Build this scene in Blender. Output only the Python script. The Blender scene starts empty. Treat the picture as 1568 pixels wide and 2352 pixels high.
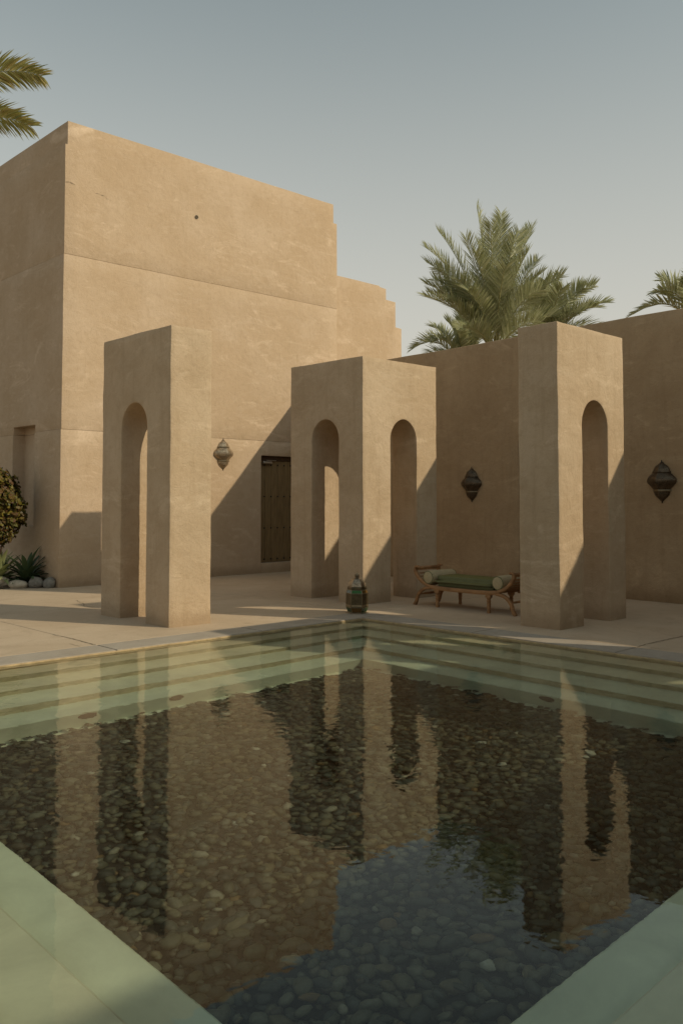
import bpy, bmesh, math, random
from mathutils import Vector, Matrix, noise, Euler
random.seed(11)
R = math.radians
S = bpy.context.scene
COL = S.collection

# ------------------------------------------------------------------ camera
cam_d = bpy.data.cameras.new('camera')
cam = bpy.data.objects.new('camera', cam_d)
COL.objects.link(cam)
cam.location = (0, 0, 1.5)
cam.rotation_euler = (R(92.425), 0, R(-43.608))
cam_d.sensor_fit = 'HORIZONTAL'
cam_d.sensor_width = 36
cam_d.lens = 36 * 2016 / 1568
cam_d.shift_y = -114.4 / 1568
cam_d.clip_end = 6000
cam_d.clip_start = 0.05
S.camera = cam

# ------------------------------------------------------------------ sun and sky
LIGHT = Vector((-1.0, 1.95, -1.235)).normalized()      # the way the light travels
SUN_EL = math.asin(-LIGHT.z)
SUN_AZ = math.atan2(-LIGHT.x, -LIGHT.y)
sun_d = bpy.data.lights.new('sun', 'SUN')
sun_d.energy = 3.6
sun_d.angle = R(0.6)
sun_d.color = (1.0, 0.86, 0.62)
sun_d.cycles.is_caustics_light = True           # the sun is refracted into the pool
sun = bpy.data.objects.new('sun', sun_d)
COL.objects.link(sun)
sun.rotation_euler = LIGHT.to_track_quat('-Z', 'Y').to_euler()

W = bpy.data.worlds.new('World')
S.world = W
W.use_nodes = True
nt = W.node_tree
bg = nt.nodes['Background']
sky = nt.nodes.new('ShaderNodeTexSky')
sky.sky_type = 'NISHITA'
sky.sun_disc = False
sky.sun_elevation = SUN_EL
sky.sun_rotation = SUN_AZ
sky.altitude = 0
sky.air_density = 1.0
sky.dust_density = 1.2
sky.ozone_density = 1.0
hs = nt.nodes.new('ShaderNodeHueSaturation')
hs.inputs['Saturation'].default_value = 0.47
tint = nt.nodes.new('ShaderNodeMix'); tint.data_type = 'RGBA'; tint.blend_type = 'MULTIPLY'
tint.inputs['Factor'].default_value = 1.0
tint.inputs['B'].default_value = (0.86, 0.975, 0.87, 1)
nt.links.new(sky.outputs[0], hs.inputs['Color'])
nt.links.new(hs.outputs[0], tint.inputs['A'])
# desert haze: the air pales and warms towards the horizon, all the way round
tc = nt.nodes.new('ShaderNodeTexCoord'); sz = nt.nodes.new('ShaderNodeSeparateXYZ'); nt.links.new(tc.outputs['Generated'], sz.inputs[0])
hz = nt.nodes.new('ShaderNodeMapRange'); hz.interpolation_type = 'SMOOTHSTEP'
hz.inputs['From Min'].default_value = 0.0; hz.inputs['From Max'].default_value = 0.62
hz.inputs['To Min'].default_value = 0.88; hz.inputs['To Max'].default_value = 0.07
nt.links.new(sz.outputs['Z'], hz.inputs['Value'])
hm = nt.nodes.new('ShaderNodeMix'); hm.data_type = 'RGBA'
nt.links.new(hz.outputs[0], hm.inputs['Factor'])
nt.links.new(tint.outputs['Result'], hm.inputs['A'])
hm.inputs['B'].default_value = (5.5, 5.05, 4.35, 1)
nt.links.new(hm.outputs['Result'], bg.inputs['Color'])
bg.inputs['Strength'].default_value = 0.15

S.view_settings.view_transform = 'Standard'
S.view_settings.look = 'None'
S.view_settings.gamma = 1
S.view_settings.exposure = -0.30
S.view_settings.use_curve_mapping = False
S.cycles.use_denoising = True
S.cycles.max_bounces = 10
S.cycles.transmission_bounces = 8
S.cycles.caustics_reflective = False
S.cycles.caustics_refractive = True
S.cycles.blur_glossy = 0.35
S.cycles.sample_clamp_indirect = 0

# ------------------------------------------------------------------ helpers
def link(o, parent=None):
    COL.objects.link(o)
    if parent:
        o.parent = parent
    return o

def tag(o, label=None, cat=None, group=None, kind=None):
    if label: o['label'] = label
    if cat: o['category'] = cat
    if group: o['group'] = group
    if kind: o['kind'] = kind
    return o

def empty(name, loc, rz=0.0):
    o = bpy.data.objects.new(name, None)
    o.empty_display_size = 0.1
    o.location = loc
    o.rotation_euler = (0, 0, rz)
    return link(o)

def mesh_obj(name, verts, faces, m, parent=None, smooth=False, world=False):
    me = bpy.data.meshes.new(name)
    me.from_pydata([tuple(v) for v in verts], [], faces)
    me.update()
    if m: me.materials.append(m)
    if smooth: me.shade_smooth()
    o = bpy.data.objects.new(name, me)
    link(o, parent)
    if world and parent: keep(o)
    return o

def keep(o):
    """vertices were given in world coordinates: undo the parent's frame"""
    p = o.parent
    o.matrix_parent_inverse = (Matrix.Translation(p.location) @ p.rotation_euler.to_matrix().to_4x4()).inverted()

def bm_obj(name, bm, m, parent=None, smooth=False, world=False, recalc=True):
    if recalc: bmesh.ops.recalc_face_normals(bm, faces=bm.faces[:])
    me = bpy.data.meshes.new(name)
    bm.to_mesh(me); bm.free()
    if m: me.materials.append(m)
    if smooth: me.shade_smooth()
    o = bpy.data.objects.new(name, me)
    link(o, parent)
    if world and parent: keep(o)
    return o

def box(bm, a, b):
    x0, y0, z0 = a; x1, y1, z1 = b
    v = [bm.verts.new(p) for p in ((x0,y0,z0),(x1,y0,z0),(x1,y1,z0),(x0,y1,z0),(x0,y0,z1),(x1,y0,z1),(x1,y1,z1),(x0,y1,z1))]
    for f in ((3,2,1,0),(4,5,6,7),(0,1,5,4),(1,2,6,5),(2,3,7,6),(3,0,4,7)):
        bm.faces.new([v[i] for i in f])

def box_obj(name, a, b, m, parent=None, bevel=0.0, world=True, seg=2):
    bm = bmesh.new(); box(bm, a, b)
    if bevel:
        bmesh.ops.bevel(bm, geom=bm.edges[:], offset=bevel, segments=seg, affect='EDGES', profile=0.5)
    return bm_obj(name, bm, m, parent, smooth=False, world=world)

def prism(bm, pts, axis, a, b):
    """extrude a 2-D outline: axis 'z' (x,y), 'x' (y,z), 'y' (x,z)"""
    def P(p, t):
        return {'z': (p[0], p[1], t), 'x': (t, p[0], p[1]), 'y': (p[0], t, p[1])}[axis]
    lo = [bm.verts.new(P(p, a)) for p in pts]
    hi = [bm.verts.new(P(p, b)) for p in pts]
    n = len(pts)
    bm.faces.new(lo[::-1]); bm.faces.new(hi)
    for i in range(n):
        bm.faces.new((lo[i], lo[(i+1) % n], hi[(i+1) % n], hi[i]))
    bmesh.ops.recalc_face_normals(bm, faces=bm.faces[:])

def temp(bm):
    me = bpy.data.meshes.new('tmp'); bmesh.ops.recalc_face_normals(bm, faces=bm.faces[:])
    bm.to_mesh(me); bm.free()
    o = bpy.data.objects.new('tmp', me); COL.objects.link(o)
    return o

def cut(base, cutters):
    """boolean difference, evaluated to a bmesh"""
    o = temp(base)
    cs = [temp(c) for c in cutters]
    for c in cs:
        md = o.modifiers.new('b', 'BOOLEAN'); md.operation = 'DIFFERENCE'; md.object = c; md.solver = 'EXACT'
    dg = bpy.context.evaluated_depsgraph_get()
    me = bpy.data.meshes.new_from_object(o.evaluated_get(dg))
    bm = bmesh.new(); bm.from_mesh(me)
    bpy.data.meshes.remove(me)
    for q in [o] + cs:
        d = q.data; bpy.data.objects.remove(q); bpy.data.meshes.remove(d)
    return bm

def weather(bm, bevel=0.014, step=0.14, amp=0.005, seed=0.0, freq=2.3):
    """round the arrises and make the faces slightly uneven, as hand-trowelled render is"""
    bmesh.ops.dissolve_limit(bm, angle_limit=R(1), verts=bm.verts[:], edges=bm.edges[:])
    ed = [e for e in bm.edges if len(e.link_faces) == 2 and e.calc_face_angle(0) > R(35)]
    if bevel:
        bmesh.ops.bevel(bm, geom=ed, offset=bevel, segments=2, affect='EDGES', profile=0.5, clamp_overlap=True)
    co = [v.co for v in bm.verts]
    for ax in range(3):
        lo = min(c[ax] for c in co); hi = max(c[ax] for c in co)
        n = max(1, int((hi - lo) / step))
        for i in range(1, n):
            p = Vector((0,0,0)); p[ax] = lo + (hi - lo) * i / n + 0.0007
            nn = Vector((0,0,0)); nn[ax] = 1
            bmesh.ops.bisect_plane(bm, geom=bm.verts[:] + bm.edges[:] + bm.faces[:], plane_co=p, plane_no=nn, dist=1e-5)
    off = Vector((seed, seed * 1.7, -seed))
    for v in bm.verts:
        d = noise.noise_vector(v.co * freq + off) * amp + noise.noise_vector(v.co * freq * 6 + off) * amp * 0.35
        v.co += Vector((d.x, d.y, d.z * (0 if v.co.z < 0.03 else 1)))
    return bm

def smooth_by_angle(o, deg=40):
    me = o.data
    me.shade_smooth()
    bm = bmesh.new(); bm.from_mesh(me)
    for e in bm.edges:
        if len(e.link_faces) == 2 and e.calc_face_angle(0) > R(deg): e.smooth = False
    bm.to_mesh(me); bm.free()

def lathe(bm, prof, n=20, c=(0,0,0), ax='z', a0=0.0, cap=True):
    rings = []
    for r, h in prof:
        ring = []
        for i in range(n):
            a = a0 + 2 * math.pi * i / n
            x, y = r * math.cos(a), r * math.sin(a)
            p = {'z': (x, y, h), 'x': (h, x, y), 'y': (x, h, y)}[ax]
            ring.append(bm.verts.new((p[0]+c[0], p[1]+c[1], p[2]+c[2])))
        rings.append(ring)
    for k in range(len(rings) - 1):
        for i in range(n):
            bm.faces.new((rings[k][i], rings[k][(i+1) % n], rings[k+1][(i+1) % n], rings[k+1][i]))
    if cap:
        bm.faces.new(rings[0][::-1]); bm.faces.new(rings[-1])

def sweep(bm, path, w, h, x0):
    """rectangular bar following a (y,z) path, from x0 to x0+w; h may be a list"""
    n = len(path)
    rows = []
    for i, (y, z) in enumerate(path):
        a = path[max(0, i-1)]; b = path[min(n-1, i+1)]
        t = Vector((b[0]-a[0], b[1]-a[1])).normalized(); nn = Vector((-t.y, t.x))
        hh = (h[i] if isinstance(h, (list, tuple)) else h) / 2
        e = w * 0.12
        rows.append([bm.verts.new(p) for p in (
            (x0+e, y-nn.x*hh, z-nn.y*hh), (x0+w-e, y-nn.x*hh, z-nn.y*hh), (x0+w, y-nn.x*hh*.7, z-nn.y*hh*.7), (x0+w, y+nn.x*hh*.7, z+nn.y*hh*.7),
            (x0+w-e, y+nn.x*hh, z+nn.y*hh), (x0+e, y+nn.x*hh, z+nn.y*hh), (x0, y+nn.x*hh*.7, z+nn.y*hh*.7), (x0, y-nn.x*hh*.7, z-nn.y*hh*.7))])
    for i in range(n - 1):
        for k in range(8):
            bm.faces.new((rows[i][k], rows[i][(k+1) % 8], rows[i+1][(k+1) % 8], rows[i+1][k]))
    bm.faces.new(rows[0][::-1]); bm.faces.new(rows[-1])

def spline(pts, n=8):
    out = []
    P = [pts[0]] + list(pts) + [pts[-1]]
    for i in range(1, len(P) - 2):
        for k in range(n):
            t = k / n
            out.append(tuple(0.5 * ((2*P[i][j]) + (-P[i-1][j]+P[i+1][j])*t + (2*P[i-1][j]-5*P[i][j]+4*P[i+1][j]-P[i+2][j])*t*t
                       + (-P[i-1][j]+3*P[i][j]-3*P[i+1][j]+P[i+2][j])*t**3) for j in range(len(pts[0]))))
    out.append(tuple(pts[-1]))
    return out

# ------------------------------------------------------------------ materials
def new_mat(name, rough=0.9, metal=0.0, spec=0.3):
    m = bpy.data.materials.new(name); m.use_nodes = True
    b = m.node_tree.nodes['Principled BSDF']
    b.inputs['Roughness'].default_value = rough
    b.inputs['Metallic'].default_value = metal
    b.inputs['Specular IOR Level'].default_value = spec
    return m, m.node_tree, b

def pos_node(t, scale=(1,1,1), obj=False):
    if obj:
        g = t.nodes.new('ShaderNodeTexCoord'); src = g.outputs['Object']
    else:
        g = t.nodes.new('ShaderNodeNewGeometry'); src = g.outputs['Position']
    mp = t.nodes.new('ShaderNodeMapping'); mp.inputs['Scale'].default_value = scale
    t.links.new(src, mp.inputs['Vector'])
    return mp.outputs[0]

def noise_n(t, vec, scale, detail=5, rough=0.6, dist=0.0):
    n = t.nodes.new('ShaderNodeTexNoise')
    n.inputs['Scale'].default_value = scale; n.inputs['Detail'].default_value = detail
    n.inputs['Roughness'].default_value = rough; n.inputs['Distortion'].default_value = dist
    t.links.new(vec, n.inputs['Vector'])
    return n.outputs['Fac']

def ramp(t, fac, stops):
    r = t.nodes.new('ShaderNodeValToRGB')
    el = r.color_ramp.elements
    while len(el) < len(stops): el.new(0.5)
    for e, (p, c) in zip(el, stops):
        e.position = p; e.color = (*c, 1) if len(c) == 3 else c
    t.links.new(fac, r.inputs['Fac'])
    return r.outputs['Color']

def mix(t, a, b, fac, mode='MIX'):
    n = t.nodes.new('ShaderNodeMix'); n.data_type = 'RGBA'; n.blend_type = mode
    for s, v in (('A', a), ('B', b)):
        if isinstance(v, tuple): n.inputs[s].default_value = (*v, 1)
        else: t.links.new(v, n.inputs[s])
    if isinstance(fac, float): n.inputs['Factor'].default_value = fac
    else: t.links.new(fac, n.inputs['Factor'])
    return n.outputs['Result']

def bump(t, b, h, dist=0.01, strength=1.0, prev=None):
    n = t.nodes.new('ShaderNodeBump')
    n.inputs['Distance'].default_value = dist; n.inputs['Strength'].default_value = strength
    t.links.new(h, n.inputs['Height'])
    if prev: t.links.new(prev, n.inputs['Normal'])
    t.links.new(n.outputs[0], b.inputs['Normal'])
    return n.outputs[0]

def st0(t, p):
    m = t.nodes.new('ShaderNodeMapping'); m.inputs['Scale'].default_value = (1.4, 1.4, 1.0); m.inputs['Location'].default_value = (3, 7, 1)
    t.links.new(p, m.inputs['Vector']); return m.outputs[0]

def plaster(name, base, dark, light, seed=0.0, streak=0.5):
    m, t, b = new_mat(name, 0.92, spec=0.2)
    mp = t.nodes.new('ShaderNodeMapping'); mp.inputs['Location'].default_value = (seed, seed*2.1, seed*0.7)
    t.links.new(pos_node(t), mp.inputs['Vector']); p = mp.outputs[0]
    wide = noise_n(t, p, 0.6, 5, 0.62)
    col = mix(t, base, light, ramp(t, wide, [(0.42, (0,0,0)), (0.72, (1,1,1))]))
    cloud = noise_n(t, p, 1.7, 6, 0.65, 0.6)
    col = mix(t, col, dark, ramp(t, cloud, [(0.45, (0,0,0)), (0.8, (streak,)*3)]))
    # trowel marks, wide and flat
    tm = t.nodes.new('ShaderNodeMapping'); tm.inputs['Scale'].default_value = (1, 1, 3.2)
    t.links.new(p, tm.inputs['Vector'])
    trow = noise_n(t, tm.outputs[0], 1.8, 7, 0.7, 1.2)
    col = mix(t, col, light, ramp(t, trow, [(0.52, (0,0,0)), (0.74, (.75,.75,.75))]))
    # pale smears left by the float, in wide low bands
    ts = t.nodes.new('ShaderNodeMapping'); ts.inputs['Scale'].default_value = (0.8, 0.8, 2.2)
    t.links.new(p, ts.inputs['Vector'])
    sm = noise_n(t, ts.outputs[0], 1.3, 8, 0.72, 0.9)
    pale = tuple(min(1, c * 1.16 + .015) for c in light)
    col = mix(t, col, pale, ramp(t, sm, [(0.56, (0,0,0)), (0.70, (.75,.75,.75))]))
    mot = noise_n(t, p, 11, 6, 0.75, 0.5)
    col = mix(t, col, dark, ramp(t, mot, [(0.50, (0,0,0)), (0.72, (.42,.42,.42))]))
    # hairline scratches and pores
    sc = noise_n(t, st0(t, p), 7, 9, 0.85, 2.0)
    col = mix(t, col, tuple(c*.6 for c in dark), ramp(t, sc, [(0.66, (0,0,0)), (0.72, (.55,.55,.55))]))
    st = t.nodes.new('ShaderNodeMapping'); st.inputs['Scale'].default_value = (5, 5, 0.5)
    t.links.new(p, st.inputs['Vector'])
    stn = noise_n(t, st.outputs[0], 1.6, 5, 0.7)
    col = mix(t, col, dark, ramp(t, stn, [(0.52, (0,0,0)), (0.8, (streak,)*3)]))
    # ochre blotches of damp
    bl = noise_n(t, p, 4.3, 5, 0.72, 0.8)
    col = mix(t, col, (dark[0]*0.95, dark[1]*0.82, dark[2]*0.6), ramp(t, bl, [(0.66, (0,0,0)), (0.78, (.5,.5,.5))]))
    # dirt splashed up the foot of the wall, above the deck
    sx = t.nodes.new('ShaderNodeSeparateXYZ'); t.links.new(pos_node(t), sx.inputs[0])
    ad = t.nodes.new('ShaderNodeMath'); ad.operation = 'MULTIPLY_ADD'
    t.links.new(noise_n(t, p, 9, 5, .7), ad.inputs[0]); ad.inputs[1].default_value = -0.13; t.links.new(sx.outputs['Z'], ad.inputs[2])
    col = mix(t, (dark[0]*.6, dark[1]*.55, dark[2]*.5), col, ramp(t, ad.outputs[0], [(0.0, (.62,)*3), (0.14, (1,1,1))]))
    grain = noise_n(t, p, 140, 3, 0.7)
    col = mix(t, col, (0.75,0.75,0.75), ramp(t, grain, [(0.35, (.35,.35,.35)), (0.6, (0,0,0))]), 'MULTIPLY')
    t.links.new(col, b.inputs['Base Color'])
    n1 = bump(t, b, noise_n(t, p, 5.0, 8, 0.68, 0.4), 0.035, 0.6)
    bump(t, b, noise_n(t, p, 38, 6, 0.78), 0.006, 0.9, n1)
    return m

P_BASE, P_DARK, P_LIGHT = (0.475, 0.350, 0.233), (0.375, 0.270, 0.170), (0.545, 0.420, 0.305)
M_facade = plaster('ochre_plaster', P_BASE, P_DARK, P_LIGHT, 0.0, 0.25)
M_wall = plaster('brown_plaster', (0.39, 0.282, 0.172), (0.285, 0.198, 0.115), (0.46, 0.345, 0.22), 7.3, 0.5)
M_pylon = plaster('grey_ochre_plaster', (0.485, 0.362, 0.240), (0.37, 0.268, 0.165), (0.55, 0.43, 0.305), 3.1, 0.6)

def paving(name, base, dark, light, seed=0.0):
    m, t, b = new_mat(name, 0.85, spec=0.3)
    p = pos_node(t)
    oi = t.nodes.new('ShaderNodeObjectInfo')
    col = mix(t, base, light, ramp(t, noise_n(t, p, 0.8 + seed, 5, .6, .5), [(0.4, (0,0,0)), (0.7, (1,1,1))]))
    col = mix(t, col, dark, ramp(t, noise_n(t, p, 3.1 + seed, 7, .7, 1.0), [(0.5, (0,0,0)), (0.78, (.8,.8,.8))]))
    col = mix(t, col, dark, ramp(t, noise_n(t, p, 55, 4, .75), [(0.5, (0,0,0)), (0.72, (.75,.75,.75))]))
    col = mix(t, col, light, ramp(t, noise_n(t, p, 120, 3, .7), [(0.56, (0,0,0)), (0.7, (.8,.8,.8))]))
    col = mix(t, col, (0.93,0.93,0.93), oi.outputs['Random'], 'MULTIPLY')
    t.links.new(col, b.inputs['Base Color'])
    n1 = bump(t, b, noise_n(t, p, 2.2, 5, .6), 0.02, 0.25)
    bump(t, b, noise_n(t, p, 80, 5, .75), 0.003, 0.6, n1)
    return m
M_deck = paving('stamped_concrete', (0.50, 0.385, 0.265), (0.39, 0.295, 0.20), (0.58, 0.46, 0.33))
M_coping = paving('grey_stone', (0.37, 0.315, 0.25), (0.29, 0.245, 0.195), (0.43, 0.375, 0.305), 1.3)

def flat_mat(name, col, rough=0.8, metal=0.0, var=0.25, scale=8, bmp=0.3, spec=0.3, obj=False, stretch=(1,1,1), bscale=40, bdist=.003):
    m, t, b = new_mat(name, rough, metal, spec)
    p = pos_node(t, stretch, obj)
    d = tuple(c * (1 - var) for c in col); l = tuple(min(1, c * (1 + var)) for c in col)
    c = mix(t, d, l, ramp(t, noise_n(t, p, scale, 6, .65, .4), [(0.3, (0,0,0)), (0.7, (1,1,1))]))
    t.links.new(c, b.inputs['Base Color'])
    if bmp: bump(t, b, noise_n(t, p, bscale, 5, .7), bdist, bmp)
    return m
M_steps = [flat_mat('depth_tinted_plaster', c, 0.75, var=0.17, scale=1.7) for c in ((0.74, 0.63, 0.42), (0.70, 0.64, 0.44), (0.64, 0.64, 0.46), (0.58, 0.63, 0.47))]  # greener downwards: the water's tint with depth is put into these colours
M_step = M_steps[3]
M_riser = flat_mat('brown_riser', (0.53, 0.47, 0.31), 0.8, var=0.3, scale=7)  # browner and darker than the upper treads
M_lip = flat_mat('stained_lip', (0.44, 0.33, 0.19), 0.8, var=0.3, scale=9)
M_ground = flat_mat('sand', (0.36, 0.29, 0.20), 0.95, var=0.15, scale=0.4)
M_soil = flat_mat('soil', (0.14, 0.10, 0.065), 0.95, var=0.4, scale=14, bmp=1, bscale=30, bdist=.02)
M_wood = flat_mat('teak', (0.30, 0.16, 0.07), 0.55, var=0.35, scale=14, stretch=(1,.25,1))
M_door = flat_mat('door_wood', (0.19, 0.13, 0.062), 0.65, var=0.35, scale=9, stretch=(4,4,.35))
M_dark = flat_mat('dark_wood', (0.07, 0.04, 0.022), 0.6, var=0.3)
M_iron = flat_mat('black_iron', (0.03, 0.027, 0.024), 0.45, 0.7, var=0.3)
M_steel = flat_mat('closer_steel', (0.5, 0.48, 0.44), 0.35, 0.9, var=0.1)
M_green = flat_mat('green_cloth', (0.155, 0.145, 0.045), 0.9, var=0.15, scale=30, bmp=.5, bscale=220)
M_sage = flat_mat('sage_cloth', (0.42, 0.345, 0.21), 0.9, var=0.12, scale=30, bmp=.5, bscale=220)
M_pipe = flat_mat('cushion_side', (0.15, 0.155, 0.075), 0.9, var=0.1)
M_rock = flat_mat('river_rock', (0.40, 0.34, 0.26), 0.8, var=0.3, scale=12, obj=True)
M_rock2 = flat_mat('grey_rock', (0.19, 0.175, 0.15), 0.8, var=0.35, scale=16, obj=True)
M_groove = flat_mat('crack_brown', (0.10, 0.075, 0.045), 0.95)  # dark brown of the cracks and the disc in the drain pipe
M_gap_shade = flat_mat('gap_shade', (0.02, 0.018, 0.012), 0.9, var=.4, scale=40)  # near-black: shade in the gaps between pebbles, put into the colour
M_joint = flat_mat('joint_filler', (0.34, 0.24, 0.14), 0.95)
M_trunk = flat_mat('palm_trunk', (0.16, 0.12, 0.08), 0.9, var=.4, scale=12, bmp=1, bscale=14, bdist=.03)

def metal_fret(name, col, hole, scale=70, rough=0.38):
    m, t, b = new_mat(name, rough, 0.85, 0.5)
    p = pos_node(t, obj=True)
    v = t.nodes.new('ShaderNodeTexVoronoi'); v.inputs['Scale'].default_value = scale
    v.feature = 'F1'; t.links.new(p, v.inputs['Vector'])
    k = ramp(t, v.outputs['Distance'], [(0.22, (1,1,1)), (0.36, (0,0,0))])
    c = mix(t, col, tuple(x*.55 for x in col), ramp(t, noise_n(t, p, 16, 5, .7), [(0.4, (0,0,0)), (0.65, (1,1,1))]))
    c = mix(t, c, hole, k)
    t.links.new(c, b.inputs['Base Color'])
    inv = t.nodes.new('ShaderNodeMath'); inv.operation = 'MULTIPLY'; inv.inputs[1].default_value = -1.0
    t.links.new(k, inv.inputs[0])
    bump(t, b, inv.outputs[0], 0.004, 0.8)
    return m
M_pewter = metal_fret('pierced_pewter', (0.50, 0.40, 0.28), (0.05, 0.035, 0.02))
M_pewter_dark = metal_fret('pierced_pewter_shaded', (0.16, 0.12, 0.08), (0.02, 0.014, 0.008))  # darker copy of the pewter, with the lanterns' shade put into its colour
M_brass = metal_fret('embossed_brass', (0.15, 0.115, 0.065), (0.05, 0.03, 0.015), 110)
M_band = flat_mat('brass_band', (0.27, 0.22, 0.14), 0.4, 0.85, var=.25, scale=30, obj=True)

def glass_pane(name, col):
    m, t, b = new_mat(name, 0.25, 0, 0.5)
    b.inputs['Base Color'].default_value = (*col, 1)
    b.inputs['Transmission Weight'].default_value = 0.25
    b.inputs['IOR'].default_value = 1.45
    return m
M_gblue = glass_pane('blue_glass', (0.16, 0.23, 0.24))
M_ggreen = glass_pane('green_glass', (0.03, 0.15, 0.015))
M_gdark = glass_pane('dark_green_glass', (0.015, 0.07, 0.02))
M_gamber = glass_pane('amber_glass', (0.15, 0.08, 0.02))

def pebble_mat():
    m, t, b = new_mat('pebble_stone', 0.6, spec=0.3)
    g = t.nodes.new('ShaderNodeNewGeometry'); oi = t.nodes.new('ShaderNodeObjectInfo')
    ad = t.nodes.new('ShaderNodeMath'); ad.operation = 'ADD'
    t.links.new(g.outputs['Random Per Island'], ad.inputs[0]); t.links.new(oi.outputs['Random'], ad.inputs[1])
    fr = t.nodes.new('ShaderNodeMath'); fr.operation = 'FRACT'; t.links.new(ad.outputs[0], fr.inputs[0])
    r = t.nodes.new('ShaderNodeValToRGB'); r.color_ramp.interpolation = 'CONSTANT'
    st = [(0.0, (0.046, 0.052, 0.036)), (0.16, (0.074, 0.078, 0.050)), (0.32, (0.034, 0.040, 0.031)), (0.46, (0.098, 0.097, 0.058)),
          (0.60, (0.054, 0.064, 0.050)), (0.72, (0.115, 0.105, 0.060)), (0.80, (0.062, 0.056, 0.038)), (0.86, (0.125, 0.13, 0.09)),
          (0.955, (0.14, 0.095, 0.038)), (0.970, (0.22, 0.22, 0.16)), (0.994, (0.36, 0.37, 0.29))]
    el = r.color_ramp.elements
    while len(el) < len(st): el.new(0.5)
    for e, (p, c) in zip(el, st): e.position = p; e.color = (*c, 1)
    t.links.new(fr.outputs[0], r.inputs['Fac'])
    p = pos_node(t)
    c = mix(t, r.outputs['Color'], (0.55, 0.55, 0.5), ramp(t, noise_n(t, p, 45, 5, .7), [(0.35, (.7,.7,.7)), (0.65, (0,0,0))]), 'MULTIPLY')
    t.links.new(c, b.inputs['Base Color'])
    return m
M_pebble = pebble_mat()

def water_mat():
    m = bpy.data.materials.new('pool_water'); m.use_nodes = True
    t = m.node_tree; t.nodes.clear()
    out = t.nodes.new('ShaderNodeOutputMaterial')
    g = t.nodes.new('ShaderNodeBsdfGlass'); g.inputs['IOR'].default_value = 1.333; g.inputs['Roughness'].default_value = 0.0
    g.inputs['Color'].default_value = (0.95, 0.985, 0.94, 1)
    t.links.new(g.outputs[0], out.inputs['Surface'])
    p = pos_node(t)
    fine = noise_n(t, p, 9.0, 2, 0.5, 0.4)
    wide = noise_n(t, p, 1.6, 2, 0.5)
    # the breeze reaches the far side; the near corner lies calm
    sx = t.nodes.new('ShaderNodeSeparateXYZ'); t.links.new(p, sx.inputs[0])
    ad = t.nodes.new('ShaderNodeMath'); ad.operation = 'ADD'; t.links.new(sx.outputs['X'], ad.inputs[0]); t.links.new(sx.outputs['Y'], ad.inputs[1])
    mr = t.nodes.new('ShaderNodeMapRange'); mr.inputs['From Min'].default_value = 3.5; mr.inputs['From Max'].default_value = 7.5
    mr.inputs['To Min'].default_value = 0.16; mr.inputs['To Max'].default_value = 1.0; t.links.new(ad.outputs[0], mr.inputs['Value'])
    am = t.nodes.new('ShaderNodeMath'); am.operation = 'MULTIPLY'
    t.links.new(ramp(t, noise_n(t, p, 0.45, 2, .5), [(0.35, (.45,.45,.45)), (0.65, (1,1,1))]), am.inputs[0]); t.links.new(mr.outputs[0], am.inputs[1])
    amp = am.outputs[0]
    mu = t.nodes.new('ShaderNodeMath'); mu.operation = 'MULTIPLY'
    t.links.new(fine, mu.inputs[0]); t.links.new(amp, mu.inputs[1])
    b1 = t.nodes.new('ShaderNodeBump'); b1.inputs['Distance'].default_value = 0.010; b1.inputs['Strength'].default_value = 0.25
    t.links.new(mu.outputs[0], b1.inputs['Height'])
    b2 = t.nodes.new('ShaderNodeBump'); b2.inputs['Distance'].default_value = 0.02; b2.inputs['Strength'].default_value = 0.10
    t.links.new(wide, b2.inputs['Height']); t.links.new(b1.outputs[0], b2.inputs['Normal'])
    t.links.new(b2.outputs[0], g.inputs['Normal'])
    return m
M_water = water_mat()

def leaf_mat(name, cols, rough=0.5, trans=0.25):
    m, t, b = new_mat(name, rough, spec=0.35)
    g = t.nodes.new('ShaderNodeNewGeometry')
    r = ramp(t, g.outputs['Random Per Island'], [(i / max(1, len(cols)-1), c) for i, c in enumerate(cols)])
    t.links.new(r, b.inputs['Base Color'])
    out = [n for n in t.nodes if n.type == 'OUTPUT_MATERIAL'][0]
    tr = t.nodes.new('ShaderNodeBsdfTranslucent'); t.links.new(r, tr.inputs['Color'])
    ms = t.nodes.new('ShaderNodeMixShader'); ms.inputs[0].default_value = trans
    t.links.new(b.outputs[0], ms.inputs[1]); t.links.new(tr.outputs[0], ms.inputs[2]); t.links.new(ms.outputs[0], out.inputs['Surface'])
    return m
M_palm = leaf_mat('date_palm_leaflets', [(0.23, 0.25, 0.11), (0.44, 0.44, 0.27), (0.31, 0.33, 0.15), (0.54, 0.52, 0.34)], .5, .35)
M_coco = leaf_mat('coconut_leaflets', [(0.20, 0.21, 0.055), (0.40, 0.36, 0.12), (0.27, 0.25, 0.075), (0.52, 0.38, 0.15)], .5, .35)
M_rachis = flat_mat('palm_rib', (0.26, 0.24, 0.10), 0.6)
M_agave = leaf_mat('pale_agave', [(0.20, 0.24, 0.09), (0.36, 0.38, 0.18)], .45, .1)
M_agave2 = leaf_mat('dark_agave', [(0.05, 0.085, 0.04), (0.09, 0.13, 0.06)], .45, .1)
M_bush = leaf_mat('shrub_leaves', [(0.045, 0.055, 0.012), (0.13, 0.12, 0.015), (0.08, 0.035, 0.012), (0.17, 0.14, 0.02), (0.10, 0.045, 0.015), (0.05, 0.06, 0.015)], .5, .2)

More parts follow.
